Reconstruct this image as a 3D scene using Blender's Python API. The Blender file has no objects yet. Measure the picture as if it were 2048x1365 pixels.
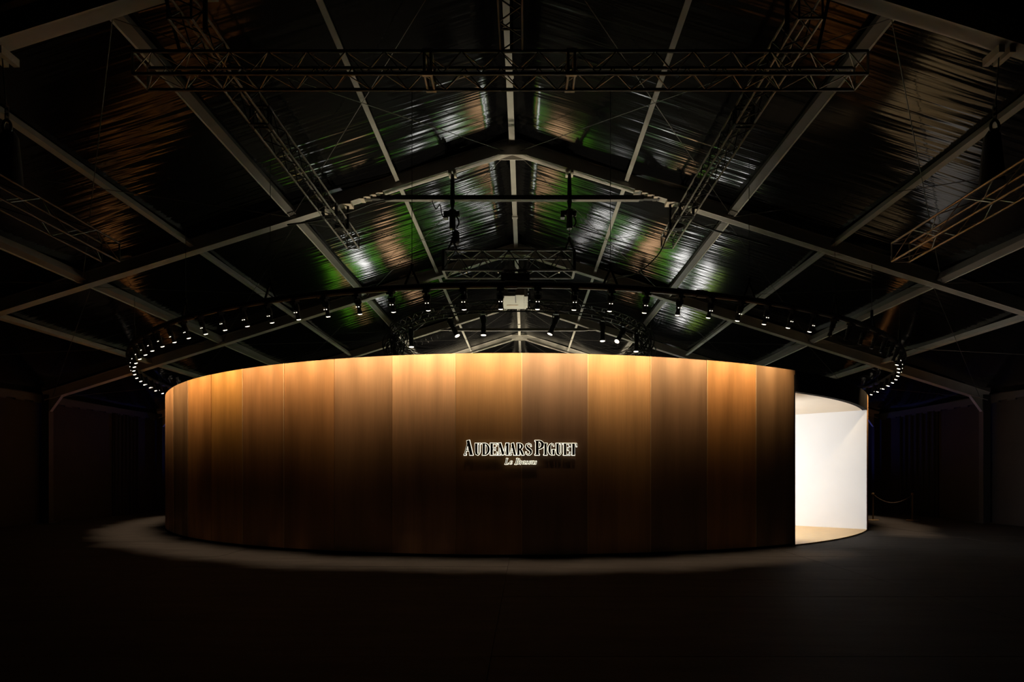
import bpy, math, random
from mathutils import Vector, Matrix
random.seed(7)
S = bpy.context.scene
C = S.collection
PI = math.pi
rad = math.radians

# ------------------------------------------------------------------ camera, world, exposure
F, PX, PY, CAMZ = 1050.0, 1050.0, 952.0, 1.6
cd = bpy.data.cameras.new('camera')
cam = bpy.data.objects.new('camera', cd)
C.objects.link(cam)
cam.location = (0, 0, CAMZ)
cam.rotation_euler = (PI / 2, 0, 0)
cd.sensor_width = 36.0
cd.sensor_fit = 'HORIZONTAL'
cd.lens = F / 2048 * 36.0
cd.shift_x = -(PX - 1024) / 2048
cd.shift_y = (PY - 682.5) / 2048
cd.clip_start = 0.05
cd.clip_end = 300
S.camera = cam
S.view_settings.view_transform = 'Standard'
S.view_settings.look = 'None'
S.view_settings.exposure = 0.0
S.view_settings.gamma = 1.0
S.view_settings.use_curve_mapping = False
w = bpy.data.worlds.new('night')
S.world = w
w.use_nodes = True
w.node_tree.nodes['Background'].inputs['Color'].default_value = (0.5, 0.6, 1.0, 1)
w.node_tree.nodes['Background'].inputs['Strength'].default_value = 0.0

RING_WATT, RING_COL = 56.0, (1.0, 0.72, 0.41)
HALL_WATT, HALL_COL = 40.0, (1.0, 0.82, 0.52)
VEST_WATT = 150.0
SPILL_WATT = 200.0
UP_WATT = 1500.0

# ------------------------------------------------------------------ key dimensions
XC, YC, R = -0.25, 23.13, 12.87         # round pavilion: centre, radius
WALL_H = 4.0
STEP = 360.0 / 62
SEAM0 = 0.83
X0 = -0.30                              # tent ridge line
H_RAFT = CAMZ + 7.5                     # underside of the rafters at the ridge
SLOPE = 0.315
BAY = 5.49
Y_B = 12.19
HALF = 15.8


def at(x, y, d):
    """photograph pixel at a depth -> point in the hall"""
    return Vector(((x - PX) / F * d, d, CAMZ + (PY - y) / F * d))


def pol(a, r, z=0.0):
    a = rad(a)
    return Vector((XC + r * math.sin(a), YC - r * math.cos(a), z))


# ------------------------------------------------------------------ materials
def mat(name, col, rough=0.6, metal=0.0, var=0.12, scale=3.0, bump=0.0, bscale=60.0, spec=0.5, stretch=(1, 1, 1)):
    m = bpy.data.materials.new(name)
    m.use_nodes = True
    nt = m.node_tree
    b = nt.nodes['Principled BSDF']
    b.inputs['Roughness'].default_value = rough
    b.inputs['Metallic'].default_value = metal
    b.inputs['Specular IOR Level'].default_value = spec
    tc = nt.nodes.new('ShaderNodeTexCoord')
    mp = nt.nodes.new('ShaderNodeMapping')
    mp.inputs['Scale'].default_value = stretch
    nt.links.new(tc.outputs['Object'], mp.inputs['Vector'])
    nz = nt.nodes.new('ShaderNodeTexNoise')
    nz.inputs['Scale'].default_value = scale
    nz.inputs['Detail'].default_value = 4
    nt.links.new(mp.outputs['Vector'], nz.inputs['Vector'])
    rp = nt.nodes.new('ShaderNodeValToRGB')
    rp.color_ramp.elements[0].position = 0.3
    rp.color_ramp.elements[1].position = 0.7
    rp.color_ramp.elements[0].color = tuple(c * (1 - var) for c in col) + (1,)
    rp.color_ramp.elements[1].color = tuple(min(1, c * (1 + var)) for c in col) + (1,)
    nt.links.new(nz.outputs['Fac'], rp.inputs['Fac'])
    nt.links.new(rp.outputs['Color'], b.inputs['Base Color'])
    if bump:
        n2 = nt.nodes.new('ShaderNodeTexNoise')
        n2.inputs['Scale'].default_value = bscale
        nt.links.new(mp.outputs['Vector'], n2.inputs['Vector'])
        bp = nt.nodes.new('ShaderNodeBump')
        bp.inputs['Strength'].default_value = bump
        bp.inputs['Distance'].default_value = 0.02
        nt.links.new(n2.outputs['Fac'], bp.inputs['Height'])
        nt.links.new(bp.outputs['Normal'], b.inputs['Normal'])
    return m


def glow(name, col, strength, var=0.0, scale=2.0):
    m = bpy.data.materials.new(name)
    m.use_nodes = True
    nt = m.node_tree
    b = nt.nodes['Principled BSDF']
    b.inputs['Base Color'].default_value = tuple(c * 0.5 for c in col) + (1,)
    b.inputs['Emission Color'].default_value = tuple(col) + (1,)
    b.inputs['Emission Strength'].default_value = strength
    if var:
        tc = nt.nodes.new('ShaderNodeTexCoord')
        nz = nt.nodes.new('ShaderNodeTexNoise')
        nz.inputs['Scale'].default_value = scale
        nt.links.new(tc.outputs['Object'], nz.inputs['Vector'])
        mr = nt.nodes.new('ShaderNodeMapRange')
        mr.inputs['From Min'].default_value = 0.3
        mr.inputs['From Max'].default_value = 0.7
        mr.inputs['To Min'].default_value = strength * (1 - var)
        mr.inputs['To Max'].default_value = strength * (1 + var)
        nt.links.new(nz.outputs['Fac'], mr.inputs['Value'])
        nt.links.new(mr.outputs['Result'], b.inputs['Emission Strength'])
    return m


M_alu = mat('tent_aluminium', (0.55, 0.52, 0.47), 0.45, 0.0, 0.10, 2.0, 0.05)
M_alu_dim = mat('weathered_aluminium', (0.30, 0.29, 0.26), 0.5, 0.0, 0.12, 2.5, 0.05)  # darker grey than the tent aluminium
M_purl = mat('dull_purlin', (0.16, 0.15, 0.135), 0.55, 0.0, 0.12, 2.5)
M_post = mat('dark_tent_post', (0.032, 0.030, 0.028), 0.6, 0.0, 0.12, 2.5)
M_truss = mat('black_truss', (0.035, 0.033, 0.03), 0.38, 0.3, 0.15, 5)
M_trussg = mat('grey_truss_tube', (0.34, 0.31, 0.27), 0.36, 0.6, 0.15, 5)
M_black = mat('black_paint', (0.012, 0.011, 0.010), 0.45, 0.0, 0.2, 8)
M_cloth = mat('black_sling_cloth', (0.01, 0.01, 0.01), 0.9, 0.0, 0.2, 20, 0.2)
M_wire = mat('steel_wire', (0.09, 0.085, 0.075), 0.4, 0.6, 0.1, 10)
M_clampw = mat('pale_clamp', (0.55, 0.48, 0.38), 0.5, 0.0, 0.1, 10)
M_box = mat('projector_grey', (0.36, 0.36, 0.33), 0.5, 0.0, 0.06, 4)
M_wall = mat('tent_wall_cloth', (0.022, 0.017, 0.014), 0.85, 0.0, 0.2, 1.2, 0.3, 12)
M_door = mat('black_door_cloth', (0.006, 0.006, 0.006), 0.8, 0.0, 0.2, 4)
M_plinth = mat('plinth_black', (0.008, 0.007, 0.006), 0.85, 0.0, 0.2, 5, spec=0.08)
M_wood = mat('pale_oak_floor', (0.80, 0.54, 0.25), 0.45, 0.0, 0.08, 3, 0.05, 40, stretch=(1, 6, 1))
M_dark = mat('dark_exhibition_floor', (0.05, 0.042, 0.035), 0.6, 0.0, 0.2, 2.0)
M_white = mat('white_plaster', (0.86, 0.86, 0.86), 0.7, 0.0, 0.02, 1.0)
M_cream = mat('cream_ceiling', (0.82, 0.74, 0.62), 0.7, 0.0, 0.03, 1.0)
M_lens = glow('lamp_lens_lit', (1.0, 0.86, 0.66), 5.0)
M_port = glow('lamp_vent_lit', (1.0, 0.88, 0.70), 3.0)
M_lens_off = mat('lamp_lens_dark', (0.02, 0.02, 0.025), 0.15, 0, 0.1, 5)
M_halo = glow('letter_halo', (1.0, 0.92, 0.70), 1.8)
M_face = mat('letter_face_bronze', (0.05, 0.036, 0.022), 0.4, 0.4, 0.15, 20)
M_brass = mat('stanchion_brass', (0.30, 0.20, 0.10), 0.35, 0.8, 0.1, 6)
M_rope = mat('dark_rope', (0.08, 0.05, 0.035), 0.9, 0, 0.2, 30)


def floor_mat():
    m = mat('dark_grey_floor', (0.034, 0.030, 0.027), 0.7, 0.0, 0.22, 1.6, 0.35, 45, spec=0.04, stretch=(0.5, 3.0, 1))
    return m


M_floor = floor_mat()


PANEL_ROUGH, PANEL_DIFFUSE = 0.60, 0.86


def panel_mat(name, col):
    """brushed bronze-toned sheet: vertical cloudy toning and a fine vertical grain"""
    m = bpy.data.materials.new(name)
    m.use_nodes = True
    nt = m.node_tree
    b = nt.nodes['Principled BSDF']
    tc = nt.nodes.new('ShaderNodeTexCoord')
    oi = nt.nodes.new('ShaderNodeObjectInfo')
    off = nt.nodes.new('ShaderNodeVectorMath')
    off.operation = 'MULTIPLY_ADD'
    cmb = nt.nodes.new('ShaderNodeCombineXYZ')
    for k in range(3):
        nt.links.new(oi.outputs['Random'], cmb.inputs[k])
    off.inputs[1].default_value = (37, 53, 71)
    nt.links.new(cmb.outputs[0], off.inputs[0])
    nt.links.new(tc.outputs['Object'], off.inputs[2])
    mp = nt.nodes.new('ShaderNodeMapping')
    mp.inputs['Scale'].default_value = (2.6, 2.6, 0.28)
    nt.links.new(off.outputs[0], mp.inputs['Vector'])
    n1 = nt.nodes.new('ShaderNodeTexNoise')
    n1.inputs['Scale'].default_value = 1.3
    n1.inputs['Detail'].default_value = 3
    nt.links.new(mp.outputs['Vector'], n1.inputs['Vector'])
    mp2 = nt.nodes.new('ShaderNodeMapping')
    mp2.inputs['Scale'].default_value = (60, 60, 0.9)
    nt.links.new(off.outputs[0], mp2.inputs['Vector'])
    n2 = nt.nodes.new('ShaderNodeTexNoise')
    n2.inputs['Scale'].default_value = 1.5
    n2.inputs['Detail'].default_value = 2
    nt.links.new(mp2.outputs['Vector'], n2.inputs['Vector'])
    add = nt.nodes.new('ShaderNodeMath')
    add.operation = 'MULTIPLY_ADD'
    add.inputs[1].default_value = 0.30
    nt.links.new(n2.outputs['Fac'], add.inputs[0])
    nt.links.new(n1.outputs['Fac'], add.inputs[2])
    rp = nt.nodes.new('ShaderNodeValToRGB')
    rp.color_ramp.elements[0].position = 0.42
    rp.color_ramp.elements[1].position = 0.90
    rp.color_ramp.elements[0].color = tuple(c * 0.76 for c in col) + (1,)
    rp.color_ramp.elements[1].color = tuple(min(1, c * 1.24) for c in col) + (1,)
    nt.links.new(add.outputs[0], rp.inputs['Fac'])
    bp = nt.nodes.new('ShaderNodeBump')
    bp.inputs['Strength'].default_value = 0.12
    bp.inputs['Distance'].default_value = 0.003
    nt.links.new(n2.outputs['Fac'], bp.inputs['Height'])
    gl = nt.nodes.new('ShaderNodeBsdfGlossy')
    gl.distribution = 'BECKMANN'
    gl.inputs['Roughness'].default_value = PANEL_ROUGH
    df = nt.nodes.new('ShaderNodeBsdfDiffuse')
    mxs = nt.nodes.new('ShaderNodeMixShader')
    mxs.inputs[0].default_value = PANEL_DIFFUSE
    gl.inputs['Color'].default_value = (0.78, 0.66, 0.50, 1)
    nt.links.new(rp.outputs['Color'], df.inputs['Color'])
    for nd in (gl, df):
        nt.links.new(bp.outputs['Normal'], nd.inputs['Normal'])
    nt.links.new(gl.outputs[0], mxs.inputs[1])
    nt.links.new(df.outputs[0], mxs.inputs[2])
    out = [n_ for n_ in nt.nodes if n_.type == 'OUTPUT_MATERIAL'][0]
    nt.links.new(mxs.outputs[0], out.inputs['Surface'])
    nt.nodes.remove(b)
    return m


def skin_mat():
    """glossy black tent sheet, wrinkled across its length"""
    m = bpy.data.materials.new('glossy_black_tent_sheet')
    m.use_nodes = True
    nt = m.node_tree
    b = nt.nodes['Principled BSDF']
    b.inputs['Base Color'].default_value = (0.004, 0.004, 0.0045, 1)
    b.inputs['Roughness'].default_value = 0.13
    b.inputs['IOR'].default_value = 1.36
    tc = nt.nodes.new('ShaderNodeTexCoord')
    # long wrinkles that run down the slope (texture is stretched along the slope)
    mp = nt.nodes.new('ShaderNodeMapping')
    mp.inputs['Scale'].default_value = (0.26, 7.0, 0.26)
    mp.inputs['Rotation'].default_value = (0, 0, rad(3))
    nt.links.new(tc.outputs['Object'], mp.inputs['Vector'])
    n1 = nt.nodes.new('ShaderNodeTexNoise')
    n1.inputs['Scale'].default_value = 1.0
    n1.inputs['Detail'].default_value = 2.0
    n1.inputs['Roughness'].default_value = 0.55
    nt.links.new(mp.outputs['Vector'], n1.inputs['Vector'])
    mp2 = nt.nodes.new('ShaderNodeMapping')
    mp2.inputs['Scale'].default_value = (0.35, 0.8, 0.35)
    nt.links.new(tc.outputs['Object'], mp2.inputs['Vector'])
    n2 = nt.nodes.new('ShaderNodeTexNoise')
    n2.inputs['Scale'].default_value = 1.0
    n2.inputs['Detail'].default_value = 1.0
    nt.links.new(mp2.outputs['Vector'], n2.inputs['Vector'])
    mx = nt.nodes.new('ShaderNodeMath')
    mx.operation = 'MULTIPLY_ADD'
    mx.inputs[1].default_value = 0.8
    nt.links.new(n2.outputs['Fac'], mx.inputs[0])
    nt.links.new(n1.outputs['Fac'], mx.inputs[2])
    bp = nt.nodes.new('ShaderNodeBump')
    mp3 = nt.nodes.new('ShaderNodeMapping')
    mp3.inputs['Scale'].default_value = (0.22, 0.55, 0.22)
    mp3.inputs['Location'].default_value = (3.1, 1.7, 0.4)
    nt.links.new(tc.outputs['Object'], mp3.inputs['Vector'])
    n3 = nt.nodes.new('ShaderNodeTexNoise')
    n3.inputs['Scale'].default_value = 1.0
    n3.inputs['Detail'].default_value = 1.0
    nt.links.new(mp3.outputs['Vector'], n3.inputs['Vector'])
    rg = nt.nodes.new('ShaderNodeMapRange')
    rg.inputs['From Min'].default_value = 0.36
    rg.inputs['From Max'].default_value = 0.58
    rg.inputs['To Min'].default_value = 0.15
    rg.inputs['To Max'].default_value = 1.0
    nt.links.new(n3.outputs['Fac'], rg.inputs['Value'])
    nt.links.new(rg.outputs['Result'], bp.inputs['Strength'])
    bp.inputs['Distance'].default_value = 0.018
    nt.links.new(mx.outputs[0], bp.inputs['Height'])
    nt.links.new(bp.outputs['Normal'], b.inputs['Normal'])
    return m


M_skin = skin_mat()


# ------------------------------------------------------------------ mesh helpers
class MB:
    def __init__(s):
        s.v, s.f = [], []

    def poly(s, pts):
        n = len(s.v)
        s.v += [tuple(p) for p in pts]
        s.f.append(tuple(range(n, n + len(pts))))

    def hexa(s, p):
        n = len(s.v)
        s.v += [tuple(q) for q in p]
        for q in ((0, 3, 2, 1), (4, 5, 6, 7), (0, 1, 5, 4), (1, 2, 6, 5), (2, 3, 7, 6), (3, 0, 4, 7)):
            s.f.append(tuple(n + i for i in q))
        return s

    def box(s, c, size):
        c = Vector(c)
        a, b, d = size[0] / 2, size[1] / 2, size[2] / 2
        return s.hexa([c + Vector(q) for q in ((-a, -b, -d), (a, -b, -d), (a, b, -d), (-a, b, -d), (-a, -b, d), (a, -b, d), (a, b, d), (-a, b, d))])

    def bar(s, p, q, wid, hei, up=(0, 0, 1)):
        p, q = Vector(p), Vector(q)
        d = (q - p).normalized()
        u = Vector(up)
        sd = d.cross(u).normalized()
        u = sd.cross(d).normalized()
        a, b = sd * wid / 2, u * hei / 2
        return s.hexa([p - a - b, p + a - b, q + a - b, q - a - b, p - a + b, p + a + b, q + a + b, q - a + b])

    def tube(s, pts, r, n=8, cap=True, radii=None):
        pts = [Vector(p) for p in pts]
        base = len(s.v)
        prev = None
        for i, p in enumerate(pts):
            d = (pts[min(i + 1, len(pts) - 1)] - pts[max(i - 1, 0)]).normalized()
            ref = Vector((0, 0, 1)) if abs(d.z) < 0.95 else Vector((0, 1, 0))
            if prev is not None:
                ref = prev
            a = d.cross(ref).normalized()
            b = a.cross(d).normalized()
            prev = b
            rr = radii[i] if radii else r
            for k in range(n):
                t = 2 * PI * k / n
                s.v.append(tuple(p + a * rr * math.cos(t) + b * rr * math.sin(t)))
        for i in range(len(pts) - 1):
            for k in range(n):
                k2 = (k + 1) % n
                s.f.append((base + i * n + k, base + i * n + k2, base + (i + 1) * n + k2, base + (i + 1) * n + k))
        if cap:
            s.f.append(tuple(base + k for k in range(n)))
            s.f.append(tuple(base + (len(pts) - 1) * n + k for k in reversed(range(n))))
        return s

    def lathe(s, prof, n=16, org=(0, 0, 0)):
        """profile of (radius, z) about the vertical"""
        return s.tube([Vector(org) + Vector((0, 0, z)) for _, z in prof], 1, n, True, [max(r_, 1e-4) for r_, _ in prof])

    def mesh(s, name, smooth=False):
        me = bpy.data.meshes.new(name)
        me.from_pydata(s.v, [], s.f)
        me.update()
        if smooth:
            for p in me.polygons:
                p.use_smooth = True
            try:
                me.set_sharp_from_angle(angle=rad(35))
            except Exception:
                pass
        return me

    def build(s, name, m, parent=None, smooth=False, loc=None):
        return link(name, s.mesh(name, smooth), m, parent, loc)


def link(name, me, m=None, parent=None, loc=None, rot=None):
    o = bpy.data.objects.new(name, me)
    C.objects.link(o)
    if m is not None and not me.materials:
        me.materials.append(m)
    if parent is not None:
        o.parent = parent
    if loc is not None:
        o.location = loc
    if rot is not None:
        o.rotation_euler = rot
    return o


def tag(o, label=None, cat=None, group=None, kind=None):
    if label:
        o['label'] = label
    if cat:
        o['category'] = cat
    if group:
        o['group'] = group
    if kind:
        o['kind'] = kind
    return o


def thing(name, label, cat, loc=(0, 0, 0), rot=(0, 0, 0), group=None):
    o = bpy.data.objects.new(name, None)
    C.objects.link(o)
    o.location = loc
    o.rotation_euler = rot
    o.empty_display_size = 0.1
    return tag(o, label, cat, group)


def copy_thing(root, loc, rot):
    r = root.copy()
    C.objects.link(r)
    r.location = loc
    r.rotation_euler = rot
    for ch in root.children:
        c = ch.copy()
        C.objects.link(c)
        c.parent = r
        for g in ch.children:
            d = g.copy()
            C.objects.link(d)
            d.parent = c
    return r


# unit cylinder along +Z, used (scaled) for every brace
_u = MB()
_u.tube([(0, 0, 0), (0, 0, 1)], 1.0, 6)
ROD = {}


def rod(name, p, q, r, m, parent):
    if m.name not in ROD:
        me = _u.mesh('rod_' + m.name, True)
        me.materials.append(m)
        ROD[m.name] = me
    p, q = Vector(p), Vector(q)
    d = q - p
    o = bpy.data.objects.new(name, ROD[m.name])
    C.objects.link(o)
    o.parent = parent
    o.location = p
    o.rotation_euler = d.to_track_quat('Z', 'Y').to_euler()
    o.scale = (r, r, d.length)
    return o


# ------------------------------------------------------------------ the setting: floor, walls, tent roof
YN, YF = -9.77, 45.13
fl = MB().box((X0, (YN + YF) / 2, -0.06), (2 * HALF + 0.6, YF - YN + 0.4, 0.08)).build('floor', M_floor)
tag(fl, 'dark grey hall floor of wide boards around the round pavilion', kind='structure')
pm = MB().box((0, 0, -0.011), (5.752, 1.142, 0.022)).mesh('floor_panel')
pm.materials.append(M_floor)
ny = 0
y = 0.62
while y < 27:
    for c in range(6):
        x = X0 + (c - 2.5) * 5.76 + (0.0 if c else 0)
        if abs(x - X0) > HALF:
            continue
        o = link('floor_panel', pm, None, fl, (x, y, random.uniform(-0.0025, 0.0)))
    y += 1.15

WZ = 4.35
wl = MB().box((X0 - HALF - 0.22, (YN + YF) / 2, WZ / 2), (0.06, YF - YN, WZ)).build('wall_left', M_wall)
wr = MB().box((X0 + HALF + 0.22, (YN + YF) / 2, WZ / 2), (0.06, YF - YN, WZ)).build('wall_right', M_wall)
for o, t in ((wl, 'left'), (wr, 'right')):
    tag(o, 'dark brown cloth side wall of the tent on the %s' % t, kind='structure')


def gable(y):
    mb = MB()
    zt = H_RAFT + 0.34
    ze = zt - SLOPE * (HALF + 0.3)
    pts = [(X0 - HALF - .3, 0), (X0 + HALF + .3, 0), (X0 + HALF + .3, ze), (X0, zt), (X0 - HALF - .3, ze)]
    n = len(pts)
    for k in (0, 1):
        mb.v += [(p[0], y + k * 0.06, p[1]) for p in pts]
    mb.f.append(tuple(range(n)))
    mb.f.append(tuple(reversed(range(n, 2 * n))))
    for k in range(n):
        mb.f.append((k, (k + 1) % n, n + (k + 1) % n, n + k))
    return mb


tag(gable(YF + 0.2).build('wall_back', M_wall), 'dark cloth gable wall at the far end of the tent', kind='structure')
tag(gable(YN - 0.3).build('wall_front', M_wall), 'dark cloth gable wall behind the photographer', kind='structure')

ceil = bpy.data.objects.new('ceiling', None)
C.objects.link(ceil)
tag(ceil, 'glossy black tent roof sheets between the arches', kind='structure')
frames_y = [Y_B + BAY * k for k in range(-4, 7)]


def skin(y0, y1, sd, seed):
    """one roof sheet of one bay: hangs a little between the rafters and puckers at its edges"""
    mb = MB()
    NU, NV = 26, 18
    rng = random.Random(seed)
    ph = [rng.uniform(0, 6.28) for _ in range(4)]
    L = HALF + 0.3
    for j in range(NV + 1):
        v = j / NV
        for i in range(NU + 1):
            u = L * i / NU
            sag = -0.10 * math.sin(PI * v) + 0.025 * math.sin(u * 1.3 + ph[0]) * math.sin(PI * v * 2 + ph[1])
            mb.v.append((sd * u, y0 + (y1 - y0) * v, H_RAFT + 0.34 - SLOPE * u + sag))
    for j in range(NV):
        for i in range(NU):
            a = j * (NU + 1) + i
            q = (a, a + 1, a + NU + 2, a + NU + 1)
            mb.f.append(q if sd < 0 else tuple(reversed(q)))
    o = mb.build('roof_sheet', M_skin, ceil, True)
    o.location = (X0, 0, 0)
    md = o.modifiers.new('thick', 'SOLIDIFY')
    md.thickness = 0.01
    md.offset = 1.0
    return o


for k in range(len(frames_y) - 1):
    for sd in (-1, 1):
        skin(frames_y[k], frames_y[k + 1], sd, k * 2 + sd)


def door(name, sd, y0, y1):
    x = X0 + sd * (HALF + 0.17)
    mb = MB().box((x, (y0 + y1) / 2, 2.06), (0.05, y1 - y0, 4.1))
    o = mb.build(name, M_door)
    # folds of the cloth
    f = MB()
    n = 7
    for k in range(n):
        yy = y0 + (y1 - y0) * (k + .5) / n
        f.tube([(x - sd * 0.03, yy, 0.02), (x - sd * 0.03, yy, 4.08)], 0.05, 8)
    f.build('curtain_fold', M_door, o, True)
    return o


tag(door('door_1', -1, 20.7, 22.1), 'tall black curtained opening in the left side wall', kind='structure')
tag(door('door_2', 1, 19.9, 22.0), 'tall black curtained opening in the right side wall', kind='structure')

# eave valance with a scalloped lower edge, one each side
for sd, nm in ((-1, 'left'), (1, 'right')):
    mb = MB()
    x = X0 + sd * (HALF + 0.12)
    y, st = 5.0, 0.30
    while y < 44.5:
        zz = 0.10 + 0.05 * ((int(y / st)) % 2)
        mb.hexa([(x - .015, y, 4.18 - zz), (x + .015, y, 4.18 - zz), (x + .015, y + st, 4.18 - zz), (x - .015, y + st, 4.18 - zz),
                 (x - .015, y, 4.30), (x + .015, y, 4.30), (x + .015, y + st, 4.30), (x - .015, y + st, 4.30)])
        y += st
    tag(mb.build('trim_%d' % (1 if sd < 0 else 2), M_post), 'scalloped valance along the %s eave' % nm, kind='structure')

# ------------------------------------------------------------------ tent arches
PURL = [(2.65, .09, .11), (5.06, .15, .15), (7.40, .10, .12), (9.88, .17, .17), (12.26, .11, .13)]
ARCH_LABEL = {
    6.70: 'grey tent arch nearest the camera, cutting the two top corners of the picture',
    12.19: 'grey tent arch with two chain hoists hanging from its lit underside',
    17.68: 'grey tent arch just behind the hanging projector truss',
    23.17: 'warm lit tent arch behind the round lighting truss',
    28.66: 'small far tent arch whose peak shows just above the bronze wall',
    34.15: 'hidden far tent arch, first behind the one peeking above the wall',
    39.64: 'hidden far tent arch, second behind the one peeking above the wall',
    45.13: 'end tent arch against the far gable wall',
}


def zr(u, dz=0.0):
    return H_RAFT - SLOPE * abs(u) + dz


def arch(y, y_next, tie):
    t = thing('tent_arch', ARCH_LABEL[round(y, 2)], 'tent arch', (X0, y, 0))
    nrm = Vector((0, 0, 1))
    for sd in (-1, 1):
        # rafter: hollow profile with lips top and bottom
        mb = MB()
        p, q = Vector((0, 0, zr(0))), Vector((sd * HALF, 0, zr(HALF)))
        up = Vector((sd * SLOPE, 0, 1)).normalized()
        a = up * 0.15
        mb.bar(p + a, q + a, 0.15, 0.30, up)
        mb.build('rafter', M_alu, t)
        fb = MB()
        fb.bar(p + up * 0.012, q + up * 0.012, 0.19, 0.024, up)
        fb.bar(p + up * 0.288, q + up * 0.288, 0.19, 0.024, up)
        fb.build('rafter_flange', M_alu, t)
        kb = MB()
        kb.hexa([(sd * (HALF - .55), -.05, zr(HALF - .55) + .02), (sd * (HALF - .10), -.05, zr(HALF) - .42), (sd * (HALF - .10), .05, zr(HALF) - .42), (sd * (HALF - .55), .05, zr(HALF - .55) + .02),
                 (sd * (HALF - .55), -.05, zr(HALF - .55) + .08), (sd * (HALF - .10), -.05, zr(HALF) + .08), (sd * (HALF - .10), .05, zr(HALF) + .08), (sd * (HALF - .55), .05, zr(HALF - .55) + .08)])
        kb.build('haunch_bracket', M_alu_dim, t)
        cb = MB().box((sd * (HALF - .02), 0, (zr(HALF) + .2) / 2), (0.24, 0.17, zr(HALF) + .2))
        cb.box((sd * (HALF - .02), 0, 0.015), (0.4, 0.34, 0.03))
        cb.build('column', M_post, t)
    # apex plates with bolts
    pb = MB()
    for yy in (-0.10, 0.10):
        pb.hexa([(-.42, yy - .006, zr(.42) + .03), (.42, yy - .006, zr(.42) + .03), (.42, yy + .006, zr(.42) + .03), (-.42, yy + .006, zr(.42) + .03),
                 (-.40, yy - .006, zr(.40) + .29), (.40, yy - .006, zr(.40) + .29), (.40, yy + .006, zr(.40) + .29), (-.40, yy + .006, zr(.40) + .29)])
        for bx in (-.3, -.15, .15, .3):
            for bz in (.09, .22):
                pb.tube([(bx, yy - .02, zr(bx) + bz), (bx, yy + .02, zr(bx) + bz)], .016, 6)
    pb.build('apex_plate', M_alu, t)
    if tie:
        tb = MB().box((0, 0, CAMZ + 6.45), (6.1, 0.09, 0.10))
        for sd in (-1, 1):
            tb.bar((sd * 3.0, 0, CAMZ + 6.45), (sd * 3.42, 0, zr(3.42) + .02), 0.07, 0.09, (0, 1, 0))
        tb.build('tie_bar', M_post if y < 13 else M_alu_dim, t)  # nearest tie bar and rail painted darker, their shade put into the colour
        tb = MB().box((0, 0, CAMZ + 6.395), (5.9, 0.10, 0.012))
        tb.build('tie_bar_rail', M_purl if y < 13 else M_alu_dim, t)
    if y_next is not None:
        L = y_next - y
        rb = MB().box((0, L / 2, zr(0) + 0.20), (0.13, L - .16, 0.13))
        rb.build('ridge_purlin', M_alu_dim, t)
        jb = MB().box((0, L * .60, zr(0) + .13), (0.17, 0.10, 0.06))
        jb.build('purlin_joint', M_alu_dim, t)
        for u, wd, hd in PURL:
            for sd in (-1, 1):
                c = Vector((sd * u, 0, zr(u) + .17))
                up = Vector((sd * SLOPE, 0, 1))
                b = MB().bar(c + Vector((0, .08, 0)), c + Vector((0, L - .08, 0)), wd, hd, up)
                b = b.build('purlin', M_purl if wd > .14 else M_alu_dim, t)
                if wd > .14:
                    e = c + Vector((sd * (wd / 2 - .012), 0, -hd / 2 - SLOPE * (wd / 2)))
                    MB().bar(e + Vector((0, .08, 0)), e + Vector((0, L - .08, 0)), .028, .03, up).build('purlin_lip', M_alu, b)
        for sd in (-1, 1):
            for ua, ub in ((.2, 5.06), (5.06, .2), (5.06, 9.88), (9.88, 5.06), (9.88, 15.5), (15.5, 9.88)):
                rod('brace_wire', (sd * ua, .12, zr(ua) + .04), (sd * ub, L - .12, zr(ub) + .04), .0065, M_wire, t)
    return t


vis = [f for f in frames_y if f > 5]
for i, fy in enumerate(vis):
    arch(fy, vis[i + 1] if i + 1 < len(vis) else None, round(fy, 2) in (12.19, 17.68, 23.17, 28.66, 34.15))

# ------------------------------------------------------------------ the round pavilion
pav = thing('round_pavilion', 'large round pavilion clad in tall bronze panels, with a glowing white doorway', 'pavilion', (XC, YC, 0))


def arc_block(a0, a1, r0, r1, z0, z1, n):
    """ring segment between two radii; angle 0 faces the camera"""
    mb = MB()
    for i in range(n + 1):
        a = rad(a0 + (a1 - a0) * i / n)
        for r_ in (r0, r1):
            for z in (z0, z1):
                mb.v.append((r_ * math.sin(a), -r_ * math.cos(a), z))
    for i in range(n):
        b, c = i * 4, i * 4 + 4
        mb.f += [(b, b + 2, c + 2, c), (b + 1, c + 1, c + 3, b + 3), (b + 2, b + 3, c + 3, c + 2), (b, c, c + 1, b + 1)]
    mb.f += [(0, 1, 3, 2), (n * 4, n * 4 + 2, n * 4 + 3, n * 4 + 1)]
    return mb


gap = math.degrees(0.004 / R)
pmesh = arc_block(gap, STEP - gap, R - 0.045, R, 0.055, WALL_H, 6).mesh('panel', True)
TONES = {
    'umber': (0.408, 0.211, 0.099), 'dark': (0.265, 0.149, 0.073), 'orange': (0.571, 0.261, 0.086), 'gold': (0.571, 0.270, 0.073),
    'brown': (0.469, 0.225, 0.090), 'rose': (0.449, 0.239, 0.120), 'pale': (0.640, 0.350, 0.185), 'honey': (0.510, 0.261, 0.103),
    'plum': (0.337, 0.189, 0.116), 'tan': (0.632, 0.333, 0.138), 'umbra': (0.316, 0.176, 0.095),
}
TM = {k: panel_mat('bronze_sheet_' + k, v) for k, v in TONES.items()}
ORDER = {-12: 'umber', -11: 'brown', -10: 'umber', -9: 'umber', -8: 'dark', -7: 'orange', -6: 'gold', -5: 'brown', -4: 'brown', -3: 'rose', -2: 'pale', -1: 'honey',
         0: 'plum', 1: 'tan', 2: 'umbra', 3: 'orange', 4: 'dark', 9: 'umber', 10: 'dark'}
pmesh.materials.append(TM['brown'])
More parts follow.
